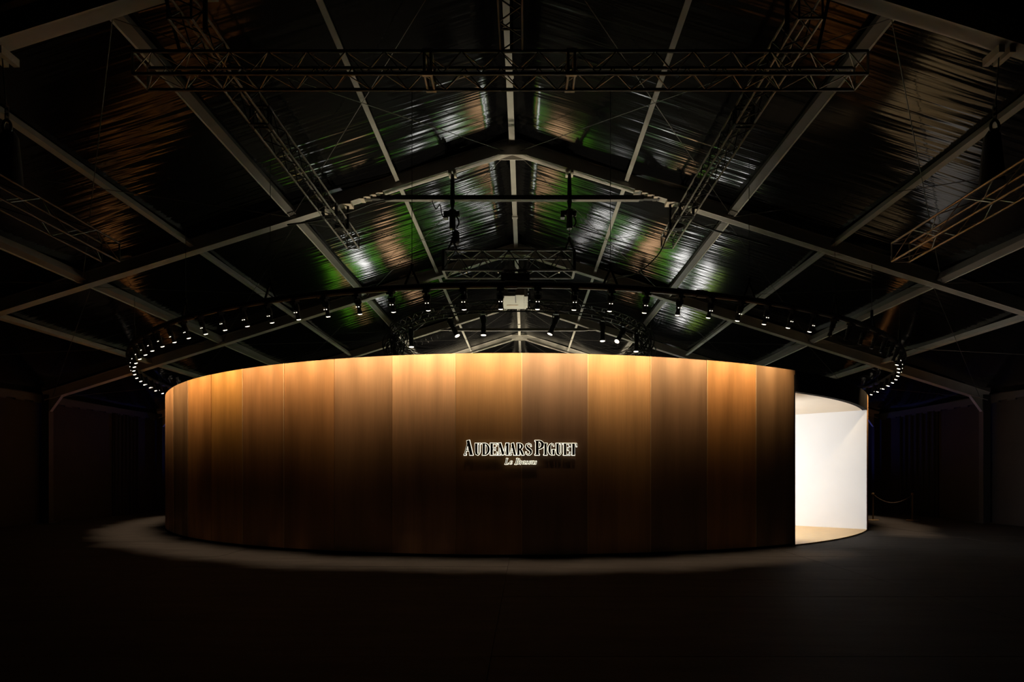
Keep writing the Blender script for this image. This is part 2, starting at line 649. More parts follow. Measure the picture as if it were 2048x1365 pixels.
for k in range(-12, 50):
    if 5 <= k <= 8:
        continue
    o = link('panel', pmesh, None, pav, (0, 0, 0), (0, 0, rad(SEAM0 + STEP * k)))
    tone = ORDER.get(k) or random.choice(list(TONES))
    o.material_slots[0].link = 'OBJECT'
    o.material_slots[0].material = TM[tone]
    j = random.uniform(-0.006, 0.006)
    am = rad(SEAM0 + STEP * (k + .5))
    o.location = (j * math.sin(am), -j * math.cos(am), 0)
smesh = MB().box((0, -R + .002, (WALL_H + .055) / 2), (.012, .034, WALL_H - .056)).mesh('seam_strip')
smesh.materials.append(panel_mat('seam_brass', (.85, .58, .33)))
for k in (-8, -7, -5, -4, -1, 0, 1, 2, 3, 4):  # strips added and painted pale for lamp glints on panel edges
    link('seam_strip', smesh, None, pav, (0, 0, 0), (0, 0, rad(SEAM0 + STEP * k + (k == -8) * .0)))
D0, D1 = SEAM0 + STEP * 5, SEAM0 + STEP * 9         # door opening
arc_block(D1 + .05, 360 + D0 - .05, R - 0.12, R - 0.055, 0.0, WALL_H - .03, 110).build('backing_wall', M_plinth, pav)
arc_block(D1 + .05, 360 + D0 - .05, R - 0.06, R - 0.02, 0.0, 0.055, 110).build('plinth', M_plinth, pav)
arc_block(D0, D1, R - 0.12, R, 3.52, WALL_H, 16).build('lintel', M_plinth, pav)
# entrance: white side wall, ceiling, floor, back wall, jamb
RV = 8.2


def radial(a, r0, r1, z0, z1, th):
    d = Vector((math.sin(rad(a)), -math.cos(rad(a)), 0))
    n = Vector((math.cos(rad(a)), math.sin(rad(a)), 0))
    mb = MB()
    q = [d * r0 - n * th / 2, d * r1 - n * th / 2, d * r1 + n * th / 2, d * r0 + n * th / 2]
    mb.hexa([v + Vector((0, 0, z0)) for v in q] + [v + Vector((0, 0, z1)) for v in q])
    return mb


radial(D1 - 0.1, RV, R - 0.01, 0.03, 3.52, 0.08).build('entrance_wall', M_white, pav)
radial(D0 - 0.3, RV, R - 0.13, 0.03, 3.52, 0.08).build('entrance_wall', M_white, pav)
arc_block(D0 - .4, D1, RV - .08, RV, 0.03, 3.52, 10).build('entrance_wall', M_white, pav)
arc_block(D0 - .4, D1, RV, R - 0.11, 3.521, 3.58, 12).build('entrance_ceiling', M_cream, pav)
arc_block(D0 - .4, D1, RV, R - 0.0, 0.0, 0.03, 12).build('entrance_floor', M_wood, pav)
radial(D0 - 0.12, R - 0.16, R + 0.012, 0.0, 3.9, 0.03).build('door_jamb', M_black, pav)
fm = MB()
n = 72
fm.v += [(0, 0, 0.012)] + [(12.6 * math.sin(2 * PI * k / n), -12.6 * math.cos(2 * PI * k / n), 0.012) for k in range(n)]
fm.f += [(0, 1 + k, 1 + (k + 1) % n) for k in range(n)]
fm.build('exhibition_floor', M_dark, pav)

# entrance light: unseen area light added behind the left jamb to brighten the entrance
al = bpy.data.lights.new('entrance_light', 'AREA')
al.shape = 'RECTANGLE'
al.size, al.size_y = 2.2, 3.0
al.energy = VEST_WATT
al.color = (0.93, 0.96, 1.0)
alo = bpy.data.objects.new('entrance_light', al)
C.objects.link(alo)
src = pol(D0 + 1.2, 10.6, 1.75)
tgt = pol(D1, 11.0, 1.75)
alo.location = src
alo.rotation_euler = (tgt - src).to_track_quat('-Z', 'Z').to_euler()

# ------------------------------------------------------------------ raised halo-lit letters
def stroke(pts, ws, grow):
    """flat outline of a pen stroke whose width varies from point to point"""
    P = [Vector((p[0], p[1])) for p in pts]
    n = len(P)
    d0 = (P[1] - P[0]).normalized()
    d1 = (P[-1] - P[-2]).normalized()
    P[0] = P[0] - d0 * grow
    P[-1] = P[-1] + d1 * grow
    Lq, Rq = [], []
    for i in range(n):
        d = (P[min(i + 1, n - 1)] - P[max(i - 1, 0)]).normalized()
        nn = Vector((-d.y, d.x)) * (ws[i] / 2 + grow)
        Lq.append(P[i] + nn)
        Rq.append(P[i] - nn)
    return Lq, Rq


def glyph(strokes, hgt, wid_scale, shear, grow, z0, z1):
    mb = MB()
    for pts, ws in strokes:
        if not isinstance(ws, (list, tuple)):
            ws = [ws] * len(pts)
        pts = [((p[0] + shear * p[1]) * wid_scale, p[1] * hgt) for p in pts]
        ws = [w_ * hgt for w_ in ws]
        Lq, Rq = stroke(pts, ws, grow)
        n = len(Lq)
        b = len(mb.v)
        for i in range(n):
            for q in (Lq[i], Rq[i]):
                mb.v.append((q.x, -z0, q.y))
                mb.v.append((q.x, -z1, q.y))
        for i in range(n - 1):
            a, c = b + i * 4, b + i * 4 + 4
            mb.f += [(a, a + 2, c + 2, c), (a + 1, c + 1, c + 3, a + 3), (a, c, c + 1, a + 1), (a + 2, a + 3, c + 3, c + 2)]
        mb.f += [(b, b + 1, b + 3, b + 2), (b + 4 * n - 4, b + 4 * n - 2, b + 4 * n - 1, b + 4 * n - 3)]
    return mb


TH, HN = 0.20, 0.06        # thick and hairline strokes


def sv(x0, x1, y_):
    return ([(x0, y_), (x1, y_)], HN)


def bowl(x, y0, y1, wx, t=TH):
    m = (y0 + y1) / 2
    h = (y1 - y0) / 2
    pts, ws = [], []
    for k in range(9):
        a = PI / 2 - PI * k / 8
        pts.append((x + wx * math.cos(a), m + h * math.sin(a)))
        ws.append(HN + (t - HN) * abs(math.cos(a)) ** 1.3)
    return (pts, ws)


G = {
    'A': [([(.08, .03), (.40, .98)], HN), ([(.36, 1.0), (.66, .03)], TH), ([(.17, .32), (.52, .32)], HN), sv(0, .2, .03), sv(.50, .80, .03)],
    'U': [([(.16, .97), (.16, .28), (.20, .12), (.32, .04), (.45, .12), (.52, .28), (.52, .97)], [TH, TH, TH * .9, .11, HN, HN, HN]), sv(.02, .32, .97), sv(.40, .64, .97)],
    'D': [([(.16, 0), (.16, 1)], TH), bowl(.22, .03, .97, .34), sv(.02, .26, .97), sv(.02, .26, .03)],
    'E': [([(.16, 0), (.16, 1)], TH), sv(.02, .58, .97), sv(.02, .60, .03), sv(.16, .46, .52), ([(.56, .98), (.56, .76)], HN), ([(.58, .02), (.60, .26)], HN), ([(.45, .64), (.45, .40)], HN)],
    'M': [([(.12, .97), (.10, .03)], HN), ([(.16, 1.0), (.46, .03)], TH), ([(.46, .03), (.72, .97)], HN), ([(.82, 1.0), (.82, 0)], TH), sv(0, .24, .97), sv(0, .22, .03), sv(.68, .96, .97), sv(.68, .96, .03)],
    'R': [([(.16, 0), (.16, 1)], TH), bowl(.22, .50, .97, .28), ([(.34, .50), (.48, .26), (.58, .03)], [TH * .8, TH, TH * .9]), sv(.02, .26, .97), sv(.02, .30, .03), sv(.52, .70, .03)],
    'S': [([(.50, .74), (.47, .90), (.32, .97), (.15, .90), (.11, .74), (.20, .60), (.36, .48), (.49, .34), (.49, .17), (.38, .05), (.24, .03), (.11, .12), (.08, .28)],
           [HN, HN, HN, .10, TH * .8, TH, TH, TH, TH * .8, .10, HN, HN, HN])],
    'P': [([(.16, 0), (.16, 1)], TH), bowl(.22, .44, .97, .32), sv(.0, .26, .97), sv(.0, .32, .03)],
    'I': [([(.17, 0), (.17, 1)], TH), sv(.02, .32, .97), sv(.02, .32, .03)],
    'G': [([(.54, .76), (.46, .92), (.34, .97), (.20, .88), (.13, .70), (.12, .50), (.13, .30), (.20, .12), (.34, .03), (.46, .08)],
           [HN, HN, HN, .11, TH * .9, TH, TH * .9, .11, HN, HN]), ([(.50, .03), (.50, .44)], TH * .9), sv(.38, .64, .44)],
    'T': [([(.30, 0), (.30, 1)], TH), sv(.0, .62, .97), ([(.02, .98), (.0, .72)], HN), ([(.60, .98), (.63, .72)], HN), sv(.16, .44, .03)],
    'L': [([(.24, 0), (.24, 1)], .16), sv(.10, .40, .97), sv(.06, .66, .04), ([(.64, .02), (.68, .24)], HN)],
    'B': [([(.20, 0), (.20, 1)], .16), bowl(.26, .52, .97, .28, .15), bowl(.26, .03, .54, .34, .16), sv(.04, .30, .97), sv(.02, .30, .03)],
    'e': [([(.10, .30), (.46, .36), (.46, .52), (.34, .60), (.18, .52), (.10, .30), (.16, .08), (.32, .03), (.50, .16)], [HN, HN, .09, HN, .10, .14, .12, HN, HN])],
    'r': [([(.14, 0), (.14, .60)], .13), ([(.16, .42), (.28, .58), (.40, .54)], [HN, HN, .12])],
    'a': [([(.44, .50), (.32, .60), (.16, .50), (.08, .28), (.14, .08), (.28, .05), (.42, .30)], [HN, HN, .10, .14, .12, HN, HN]), ([(.46, .60), (.42, .10), (.54, .04), (.60, .14)], [.12, .13, HN, HN])],
    's': [([(.38, .46), (.30, .60), (.16, .54), (.18, .40), (.34, .26), (.32, .08), (.18, .03), (.06, .16)], [HN, HN, .09, .13, .13, .10, HN, HN])],
    'u': [([(.12, .60), (.10, .16), (.20, .05), (.34, .16), (.44, .60)], [.13, .13, HN, HN, HN]), ([(.46, .60), (.44, .10), (.56, .04)], [.13, .13, HN])],
}
sign = thing('wall_sign', 'two line sign of dark raised letters with glowing white outlines on the bronze wall', 'sign', (XC, YC, 0))


def letters(spec, base_y, cap_y0, shear, grow):
    for ch, zx0, zx1, ztop in spec:
        x0, x1 = 880 + zx0 / 6.206, 880 + zx1 / 6.206
        yb = 850 + base_y / 6.206
        yt = 850 + ztop / 6.206
        d = YC - R - 0.05
        k = d / F
        wide = (x1 - x0) * k
        hgt = (yb - yt) * k
        st = G[ch]
        xs = [p[0] + shear * p[1] for s_ in st for p in s_[0]]
        full = max(xs) + .04
        ws = wide / full
        xm = (x0 - PX) / F * d + wide / 2
        ang = math.asin((xm - XC) / (R + .05))
        zb = CAMZ + (PY - yb) * k
        rt = bpy.data.objects.new('letter', glyph(st, hgt, ws, shear, 0.0, 0.030, 0.062).mesh('letter'))
        rt.data.materials.append(M_face)
        C.objects.link(rt)
        rt.parent = sign
        c = Vector(((R + .01) * math.sin(ang), -(R + .01) * math.cos(ang), zb))
        off = Vector((-wide / 2 * math.cos(ang), -wide / 2 * math.sin(ang), 0))
        rt.location = c + off
        rt.rotation_euler = (0, 0, ang)
        g = glyph(st, hgt, ws, shear, grow, 0.0235, 0.030).mesh('glow_edge')
        g.materials.append(M_halo)
        go = bpy.data.objects.new('glow_edge', g)
        C.objects.link(go)
        go.parent = rt
        k2 = glyph(st, hgt, ws, shear, grow + .001, 0.012, 0.0235).mesh('back_plate')
        k2.materials.append(M_face)
        ko = bpy.data.objects.new('back_plate', k2)
        C.objects.link(ko)
        ko.parent = rt


T1 = 230
letters([('A', 295, 415, 195), ('U', 430, 512, T1), ('D', 520, 610, T1), ('E', 618, 712, T1), ('M', 720, 862, T1), ('A', 862, 948, T1), ('R', 952, 1048, T1), ('S', 1054, 1137, T1),
         ('P', 1178, 1280, 195), ('I', 1285, 1337, T1), ('G', 1343, 1433, T1), ('U', 1438, 1527, T1), ('E', 1530, 1622, T1), ('T', 1620, 1706, T1)], 378, T1, 0.0, 0.0085)
letters([('L', 798, 852, 418), ('e', 855, 900, 418), ('B', 922, 990, 418), ('r', 988, 1018, 418), ('a', 1016, 1060, 418), ('s', 1058, 1094, 418), ('s', 1092, 1130, 418),
         ('u', 1126, 1168, 418), ('s', 1165, 1202, 418)], 494, 418, 0.26, 0.0055)

# ------------------------------------------------------------------ ring of wall washers
RR, RZ = 13.75, CAMZ + 3.41
ring = thing('lamp_ring', 'black circular lamp rail hung above the edge of the bronze wall', 'lighting rail', (XC, YC, RZ))


def ring_arc(a0, a1, r, z, n=10):
    return [(r * math.sin(rad(a0 + (a1 - a0) * i / n)), -r * math.cos(rad(a0 + (a1 - a0) * i / n)), z) for i in range(n + 1)]


for k in range(24):
    MB().tube(ring_arc(k * 15 + .12, k * 15 + 14.88, RR, 0), .058, 10).build('rail', M_black, ring, True)
    MB().tube(ring_arc(k * 15 - .45, k * 15 + .45, RR, 0, 2), .072, 10).build('rail_joint', M_black, ring, True)
for a in (-74, -60, -45, -31, -20, -7.5, 7.5, 19.5, 30, 37, 47, 60, 74):
    p = Vector((RR * math.sin(rad(a)), -RR * math.cos(rad(a)), 0))
    u = abs(p.x + XC - X0)
    top = zr(u) + .1 - RZ
    tan = Vector((math.cos(rad(a)), math.sin(rad(a)), 0))
    mb = MB()
    for s_ in (-1, 1):
        mb.tube([p + tan * .13 * s_ + Vector((0, 0, .05)), p + Vector((0, 0, .34))], .022, 6)
    mb.tube([p + Vector((0, 0, .30)), p + Vector((0, 0, .42))], .03, 8)
    mb.build('hanging_sling', M_cloth, ring, True)
    rod('hanging_wire', p + Vector((0, 0, .40)), p + Vector((0, 0, top)), .006, M_wire, ring)


def make_lamp(lit):
    t = thing('spotlight', '', 'spotlight')
    c = MB().box((0, 0, -.075), (.05, .10, .05)).box((0, 0, -.03), (.13, .13, .04))
    for s_ in (-1, 1):
        c.bar((s_ * .062, 0, -.09), (s_ * .062, 0, -.17), .012, .035, (0, 1, 0))
    c.box((0, 0, -.092), (.136, .035, .012))
    c.build('yoke', M_black, t)
    b = MB().lathe([(.035, -.105), (.052, -.112), (.054, -.20), (.047, -.205), (.047, -.225), (.05, -.232), (.05, -.25)], 16)
    for k in range(6):
        b.tube([(0, 0, -.122 - k * .013), (0, 0, -.128 - k * .013)], .058, 16)
    b.build('body', M_black, t, True)
    MB().lathe([(.036, -.25), (.036, -.30), (.045, -.31), (.045, -.36), (.040, -.362)], 16).build('snoot', M_black, t, True)
    MB().lathe([(.039, -.3625), (.039, -.368), (.02, -.375)], 14).build('lens', M_lens if lit else M_lens_off, t, True)
    if lit:
        for s_ in (-1, 1):
            MB().box((s_ * .024, -.046, -.232), (.015, .012, .011)).build('vent_window', M_port, t)
    return t


spot = bpy.data.lights.new('wash_beam', 'SPOT')
spot.energy = RING_WATT
spot.color = RING_COL
spot.spot_size = rad(70)
spot.spot_blend = 1.0
spot.shadow_soft_size = 0.035
spill = bpy.data.lights.new('spill_beam', 'SPOT')
spill.energy = SPILL_WATT
spill.color = (1.0, 0.74, 0.50)
spill.spot_size = rad(24)
spill.spot_blend = 1.0
spill.shadow_soft_size = 0.035
LIT = {True: make_lamp(True), False: make_lamp(False)}
first = {True: True, False: True}
ORDN = ['first', 'second', 'third', 'fourth', 'fifth', 'sixth', 'seventh', 'eighth', 'ninth', 'tenth', 'eleventh', 'twelfth', 'thirteenth', 'fourteenth', 'fifteenth', 'sixteenth', 'seventeenth',
        'eighteenth', 'nineteenth', 'twentieth', 'twenty-first', 'twenty-second', 'twenty-third', 'twenty-fourth', 'twenty-fifth', 'twenty-sixth', 'twenty-seventh', 'twenty-eighth', 'twenty-ninth', 'thirtieth']
TILT, BEAM = 21, 45.5
seq = []
for k in range(-29, 30):
    a = -0.8 + 2.80 * k
    seq.append((k, a, not (28.0 < a < 48.5)))
noff = nfar = 0
for k, a, lit in seq:
    p = pol(a, RR, RZ - .05)
    rot = Matrix.Rotation(rad(a), 4, 'Z') @ Matrix.Rotation(rad(TILT + random.uniform(-1.5, 1.5)), 4, 'X')
    if first[lit]:
        o = LIT[lit]
        first[lit] = False
        o.location = p
        o.rotation_euler = rot.to_euler()
    else:
        o = copy_thing(LIT[lit], p, rot.to_euler())
    if k == 0:
        lab = 'lit black spotlight on the lamp ring, touching the left edge of the grey projector box'
    elif k < 0:
        lab = 'lit black spotlight on the lamp ring, %s to the left from the grey projector box' % ORDN[-k]
        o['group'] = 'lit spotlights on the left of the lamp ring'
    elif a < 28.0:
        lab = 'lit black spotlight on the lamp ring, %s to the right from the grey projector box' % ORDN[k - 1]
        o['group'] = 'lit spotlights on the right of the lamp ring'
    elif not lit:
        lab = 'unlit black spotlight on the lamp ring, %s of the dark ones above the doorway' % ORDN[noff]
        noff += 1
        o['group'] = 'unlit spotlights above the doorway'
    else:
        lab = 'lit spotlight at the right end of the lamp ring, %s beyond the dark ones' % ORDN[nfar]
        nfar += 1
        o['group'] = 'lit spotlights at the far right of the lamp ring'
    o['label'] = lab
    if k == 0:
        o['group'] = 'lit spotlights on the left of the lamp ring'
    if lit:
        lo = bpy.data.objects.new('wash_beam', spot)
        C.objects.link(lo)
        lo.parent = o
        lo.location = (0, 0, -.40)
        lo.rotation_euler = (rad(BEAM - TILT), 0, 0)
        lo = bpy.data.objects.new('spill_beam', spill)
        C.objects.link(lo)
        lo.parent = o
        lo.location = (0, 0, -.40)
        lo.rotation_euler = (rad(-2.6 - TILT), 0, 0)

# ------------------------------------------------------------------ straight trusses
def truss(name, label, p0, p1, wd, hg, pitch, mc, mb_, rc=.024, rb=.0095, joints=(), up=(0, 0, 1), group=None):
    """square lattice girder from p0 to p1 (middle of its bottom face)"""
    p0, p1 = Vector(p0), Vector(p1)
    t = thing(name, label, 'truss', p0, group=group)
    d = p1 - p0
    L = d.length
    d.normalize()
    u = Vector(up)
    s_ = d.cross(u).normalized()

    def P(l, a, b):
        return d * l + s_ * (a * wd / 2) + u * (hg * b)
    for a in (-1, 1):
        for b in (0, 1):
            rod('chord', P(0, a, b), P(L, a, b), rc, mc, t)
    n = max(1, round(L / pitch))
    q = L / n
    for i in range(n):
        l0, l1 = i * q, (i + 1) * q
        m_ = (l0 + l1) / 2
        for a in (-1, 1):
            rod('brace', P(l0, a, 0), P(m_, a, 1), rb, mb_, t)
            rod('brace', P(m_, a, 1), P(l1, a, 0), rb, mb_, t)
        for b in (0, 1):
            rod('brace', P(l0, -1, b), P(m_, 1, b), rb, mb_, t)
            rod('brace', P(m_, 1, b), P(l1, -1, b), rb, mb_, t)
    for l in (0, L):
        for a in (-1, 1):
            rod('end_post', P(l, a, 0), P(l, a, 1), rc * .8, mb_, t)
        for b in (0, 1):
            rod('end_post', P(l, -1, b), P(l, 1, b), rc * .8, mb_, t)
    for l in joints:
        for e in (-.045, .045):
            for a in (-1, 1):
                rod('joint_post', P(l + e, a, 0), P(l + e, a, 1), rc, mb_, t)
            for b in (0, 1):
                rod('joint_post', P(l + e, -1, b), P(l + e, 1, b), rc, mb_, t)
        for a in (-1, 1):
            for b in (0, 1):
                rod('chord_sleeve', P(l - .07, a, b), P(l + .07, a, b), rc * 1.6, mb_, t)
    return t


def hang(t, pts, m=None):
    """straps from points of a truss up to the arch they hang from (coordinates in the hall)"""
    for p, ztop in pts:
        l = Vector(p) - t.location
        MB().tube([l, l + Vector((0, 0, ztop - p[2]))], .03, 8).build('hanging_strap', M_cloth, t, True)
        MB().box(l + Vector((0, 0, ztop - p[2] + .02)), (.20, .24, .07)).build('beam_clamp', M_clampw, t)


HT = CAMZ + 5.67
tl = truss('long_truss', 'grey lattice truss running away from the camera on the left of the roof', (-4.28, 6.5, HT), (-4.28, 13.08, HT), .29, .29, .47, M_trussg, M_truss, .019, joints=(2.0, 5.0))
tr = truss('long_truss', 'grey lattice truss running away from the camera on the right of the roof', (3.54, 6.5, HT), (3.54, 13.08, HT), .29, .29, .47, M_trussg, M_truss, .019, joints=(2.0, 5.0))
for t_, xx in ((tl, -4.28), (tr, 3.54)):
    sgn = 1 if xx < 0 else -1
    hang(t_, [((xx + .17 * sgn, 12.19, HT + .05), zr(xx + .17 * sgn - X0) - .03), ((xx + .17 * sgn, 6.75, HT + .05), zr(xx - X0) - .03)])
    # small pale clamps beside the strap
    for dx, s2 in ((.42, .09), (.56, .10), (.70, .09), (.86, .10), (-.22, .12), (-.5, .16)):
        x_ = xx + sgn * (dx + .1)
        MB().box(Vector((x_, 12.16, zr(x_ - X0) - .012)) - t_.location, (s2, .2, .05)).build('beam_clamp', M_clampw, t_)
    # motor bodies inside the truss
    MB().box(Vector((xx, 12.35, HT + .18)) - t_.location, (.34, .16, .12)).build('truss_motor', M_black, t_)
truss('long_truss', 'dark lattice truss overhead along the ridge, cut by the top edge of the picture', (-.18, 3.4, HT), (-.18, 7.0, HT), .29, .29, .47, M_truss, M_truss, .02, joints=(1.6,))
ct = truss('cross_truss', 'long dark lattice truss spanning side to side near the top of the picture', (-5.23, 7.14, CAMZ + 5.36), (4.57, 7.14, CAMZ + 5.36), .29, .30, .52, M_truss, M_trussg, .022, .008,
           joints=(3.93, 5.85))
for xx in (-4.6, -.18, 3.9):
    l = Vector((xx, 7.0, CAMZ + 5.66)) - ct.location
    MB().tube([l, l + Vector((0, -.28, zr(xx - X0) - CAMZ - 5.68))], .022, 8).build('hanging_strap', M_cloth, ct, True)

for sd, xx, lb in ((1, 6.12, 'right'), (-1, -6.75, 'left')):
    t_ = truss('side_truss', 'short dark lattice truss hung below the roof near the %s edge' % lb, (xx, 3.0, CAMZ + 3.49), (xx, 8.55, CAMZ + 3.49), .29, .30, .95, M_trussg if sd > 0 else M_truss, M_trussg if sd > 0 else M_truss, .017, .008, joints=(2.6,))  # left truss painted black, its deeper shade put into the colour


# chain hoists
def hoist(label, top, bot, bag=True, big=False):
    """clamp on an arch, black sling, motor body, chain, hook and bridle down to what it carries"""
    top, bot = Vector(top), Vector(bot)
    t = thing('chain_hoist', label, 'chain hoist', top, group='chain hoists under the tent arches')
    L = (top - bot).length
    v = lambda z, x=0, y=0: (x, y, -z)
    cb = MB()
    for s_ in (-1, 1):
        cb.box((s_ * .055, 0, -.03), (.06, .22, .09))
    cb.build('beam_clamp', M_clampw, t)
    zm = L * .46
    MB().tube([v(.05), v(.2), v(zm * .8), v(zm)], .04, 10, True, [.035, .045, .055, .03]).build('sling', M_cloth, t, True)
    b = MB()
    b.lathe([(.05, -zm), (.09, -zm - .03), (.09, -zm - .12), (.07, -zm - .16), (.075, -zm - .42), (.06, -zm - .46)], 14)
    b.tube([(-.20, 0, -zm - .10), (.16, 0, -zm - .10)], .065, 12)
    b.box((-.16, 0, -zm - .19), (.10, .12, .05))
    b.build('motor', M_black, t, True)
    h = [(.09 + .06 * math.sin(PI * k / 8), 0, -zm - .16 - .26 * k / 8) for k in range(9)]
    MB().tube(h, .018, 8).build('handle', M_black, t, True)
    cg = MB()
    z = zm + .46
    k = 0
    while z < L - .24:
        cg.box((0, 0, -z - .02), (.028 if k % 2 else .01, .01 if k % 2 else .028, .045))
        z += .038
        k += 1
    cg.build('chain', M_wire, t)
    sb = MB()
    for s_ in (-1, 1):
        sb.tube([(0, 0, -L + .30), (s_ * .13, 0, -L + .02)], .025, 8)
    sb.tube([(0, 0, -L + .36), (0, 0, -L + .26)], .035, 8)
    sb.build('bridle', M_cloth, t, True)
    if bag:
        MB().lathe([(.02, -zm - .44), (.08, -zm - .50), (.09, -zm - .72), (.06, -zm - .78)], 12, (.07, .07, 0)).build('chain_bag', M_cloth, t, True)
    return t


BZ = CAMZ + 5.17
bp1, bp2 = at(905, 350, 12.19), at(1139, 350, 12.19)
hoist('black chain hoist and sling on the left of the pair carrying the projector truss', (bp1.x, 12.19, zr(bp1.x - X0) - .02), (bp1.x, 12.19, BZ), True)
hoist('black chain hoist and sling on the right of the pair carrying the projector truss', (bp2.x, 12.19, zr(bp2.x - X0) - .02), (bp2.x, 12.19, BZ), False)

# the side hoists (long chain, black bag above the truss)
for sd, xx, lb in ((1, 6.12, 'right'), (-1, -6.75, 'left')):
    yy = 7.0
    top = Vector((xx, 6.78, zr(xx - X0) - .02))
    t = thing('chain_hoist', 'black chain hoist with a long bag on a thin chain near the %s edge' % lb, 'chain hoist', top, group='chain hoists under the tent arches')
    zt = top.z - (CAMZ + 3.79)
    cb = MB()
    for s_ in (-1, 1):
        cb.box((s_ * .07, 0, -.03), (.075, .24, .10))
    cb.build('beam_clamp', M_clampw, t)
    MB().tube([(0, 0, -.05), (0, .05, -zt + 1.0)], .008, 6).build('chain', M_wire, t)
    cg = MB()
    for k in range(6):
        cg.box((0, .06, -zt + 1.02 - k * .035), (.05 if k % 2 else .015, .015 if k % 2 else .05, .04))
    cg.build('shackle_chain', M_wire, t)
    sh = [(.055 * math.sin(2 * PI * k / 12), .06, -zt + .76 + .085 * math.cos(2 * PI * k / 12)) for k in range(13)]
    MB().tube(sh, .017, 8).build('shackle', M_black, t, True)
    MB().lathe([(.04, -zt + .74), (.09, -zt + .66), (.12, -zt + .3), (.14, -zt + .02)], 12, (0, .1, 0)).build('chain_bag', M_cloth, t, True)

# projector truss and projector
PT = at(885, 548, 12.0)
PT2 = at(1150, 548, 12.0)
pt = truss('projector_truss', 'short black box truss above the lamp ring, carrying the grey projector', (PT.x, 12.24, CAMZ + 4.70), (PT2.x, 12.24, CAMZ + 4.70), .47, .46, .62, M_black, M_black, .026, .012)
Lp = PT2.x - PT.x
for l in (0.02, Lp - .02):
    MB().box((l, 0, .23), (.05, .50, .50)).build('end_plate', M_black, pt)
for l in (Lp * .18, Lp * .42, Lp * .62, Lp * .88):
    MB().box((l, -.20, -.02), (.03, .05, .05)).build('truss_clamp', M_clampw, pt)

pj = thing('projector', 'pale grey projector box in a black cradle, hung below the short truss', 'projector', (at(1031, 560, 12.25).x, 12.25, CAMZ + 4.66))
MB().box((0, 0, -.14), (.66, .42, .26)).build('cradle', M_black, pj)
fr = MB()
for s_ in (-1, 1):
    fr.box((s_ * .33, -.05, -.36), (.03, .05, .44))
    fr.box((s_ * .33, .45, -.36), (.03, .05, .44))
fr.box((0, .45, -.24), (.66, .05, .04))
fr.build('cradle_frame', M_black, pj)
def block(x0, x1, y0, y1, z0, z1):
    return MB().box(((x0 + x1) / 2, (y0 + y1) / 2, (z0 + z1) / 2), (x1 - x0, y1 - y0, z1 - z0))


block(-.30, .20, -.22, .72, -.54, -.27).build('case', M_box, pj)
block(.204, .25, -.20, .72, -.545, -.25).build('case_end', M_box, pj)
block(.254, .285, -.16, .68, -.53, -.26).build('end_cover', M_box, pj)
block(.0, .20, -.30, .20, -.548, -.30).build('case_step', M_box, pj)
block(-.22, .06, .40, .425, -.552, -.54).build('case_ridge', M_clampw, pj)
block(-.005, .012, -.28, .22, -.556, -.53).build('case_slot', M_black, pj)
block(-.16, .16, -.26, -.225, -.46, -.34).build('lens_mount', M_black, pj)

# ------------------------------------------------------------------ round truss inside, with profile spots
RT, ZT0 = 5.4, CAMZ + 5.60
rt = thing('round_truss', 'dark circular lattice truss over the middle of the pavilion', 'truss', (XC, YC, ZT0))
for r_ in (RT - .15, RT + .15):
    for z in (0, .30):
        for k in range(4):
            MB().tube(ring_arc(k * 90, k * 90 + 90, r_, z, 22), .024, 8, False).build('chord', M_truss, rt, True)
lac = MB()
NB = 72
for i in range(NB):
    a0, a1, am = i * 360 / NB, (i + 1) * 360 / NB, (i + .5) * 360 / NB
    P = lambda a, r_, z: (r_ * math.sin(rad(a)), -r_ * math.cos(rad(a)), z)
    for r_ in (RT - .15, RT + .15):
        lac.tube([P(a0, r_, 0), P(am, r_, .3)], .011, 5, False)
        lac.tube([P(am, r_, .3), P(a1, r_, 0)], .011, 5, False)
    for z in (0, .3):
        lac.tube([P(a0, RT - .15, z), P(am, RT + .15, z)], .011, 5, False)
        lac.tube([P(am, RT + .15, z), P(a1, RT - .15, z)], .011, 5, False)
tag(lac.build('lacing', M_truss, rt), kind='stuff')


def pol_t(a, r_, z):
    return Vector((r_ * math.sin(rad(a)), -r_ * math.cos(rad(a)), z))


def coil(a, seed):
    """looped spare cable and motor tied to the round truss"""
    rng = random.Random(seed)
    c = MB()
    for j in range(9):
        cen = pol_t(a + rng.uniform(-5, 5), RT + rng.uniform(-.2, .2), rng.uniform(-.75, .15))
        pts = []
        rx, rz = rng.uniform(.12, .28), rng.uniform(.2, .5)
        ph = rng.uniform(0, 6.28)
        for k in range(15):
            t_ = 2 * PI * k / 14
            pts.append(cen + Vector((rx * math.cos(t_), rx * .6 * math.sin(t_ + ph), rz * math.sin(t_))))
        c.tube(pts, .022, 6, False)
    c.build('cable_bundle', M_black, rt, True)


coil(-74, 3)
coil(-66, 4)
coil(72, 5)
coil(64, 6)


def make_profile():
    t = thing('profile_spotlight', '', 'spotlight')
    y_ = MB()
    y_.box((0, 0, -.04), (.09, .09, .07))
    for s_ in (-1, 1):
        y_.bar((s_ * .115, 0, -.07), (s_ * .115, 0, -.28), .014, .05, (0, 1, 0))
    y_.box((0, 0, -.075), (.24, .05, .014))
    y_.build('yoke', M_black, t)
    b = bpy.data.objects.new('body', MB().lathe([(.05, .10), (.095, .06), (.10, -.16), (.07, -.19), (.07, -.24)], 16).mesh('body', True))
    return t, b


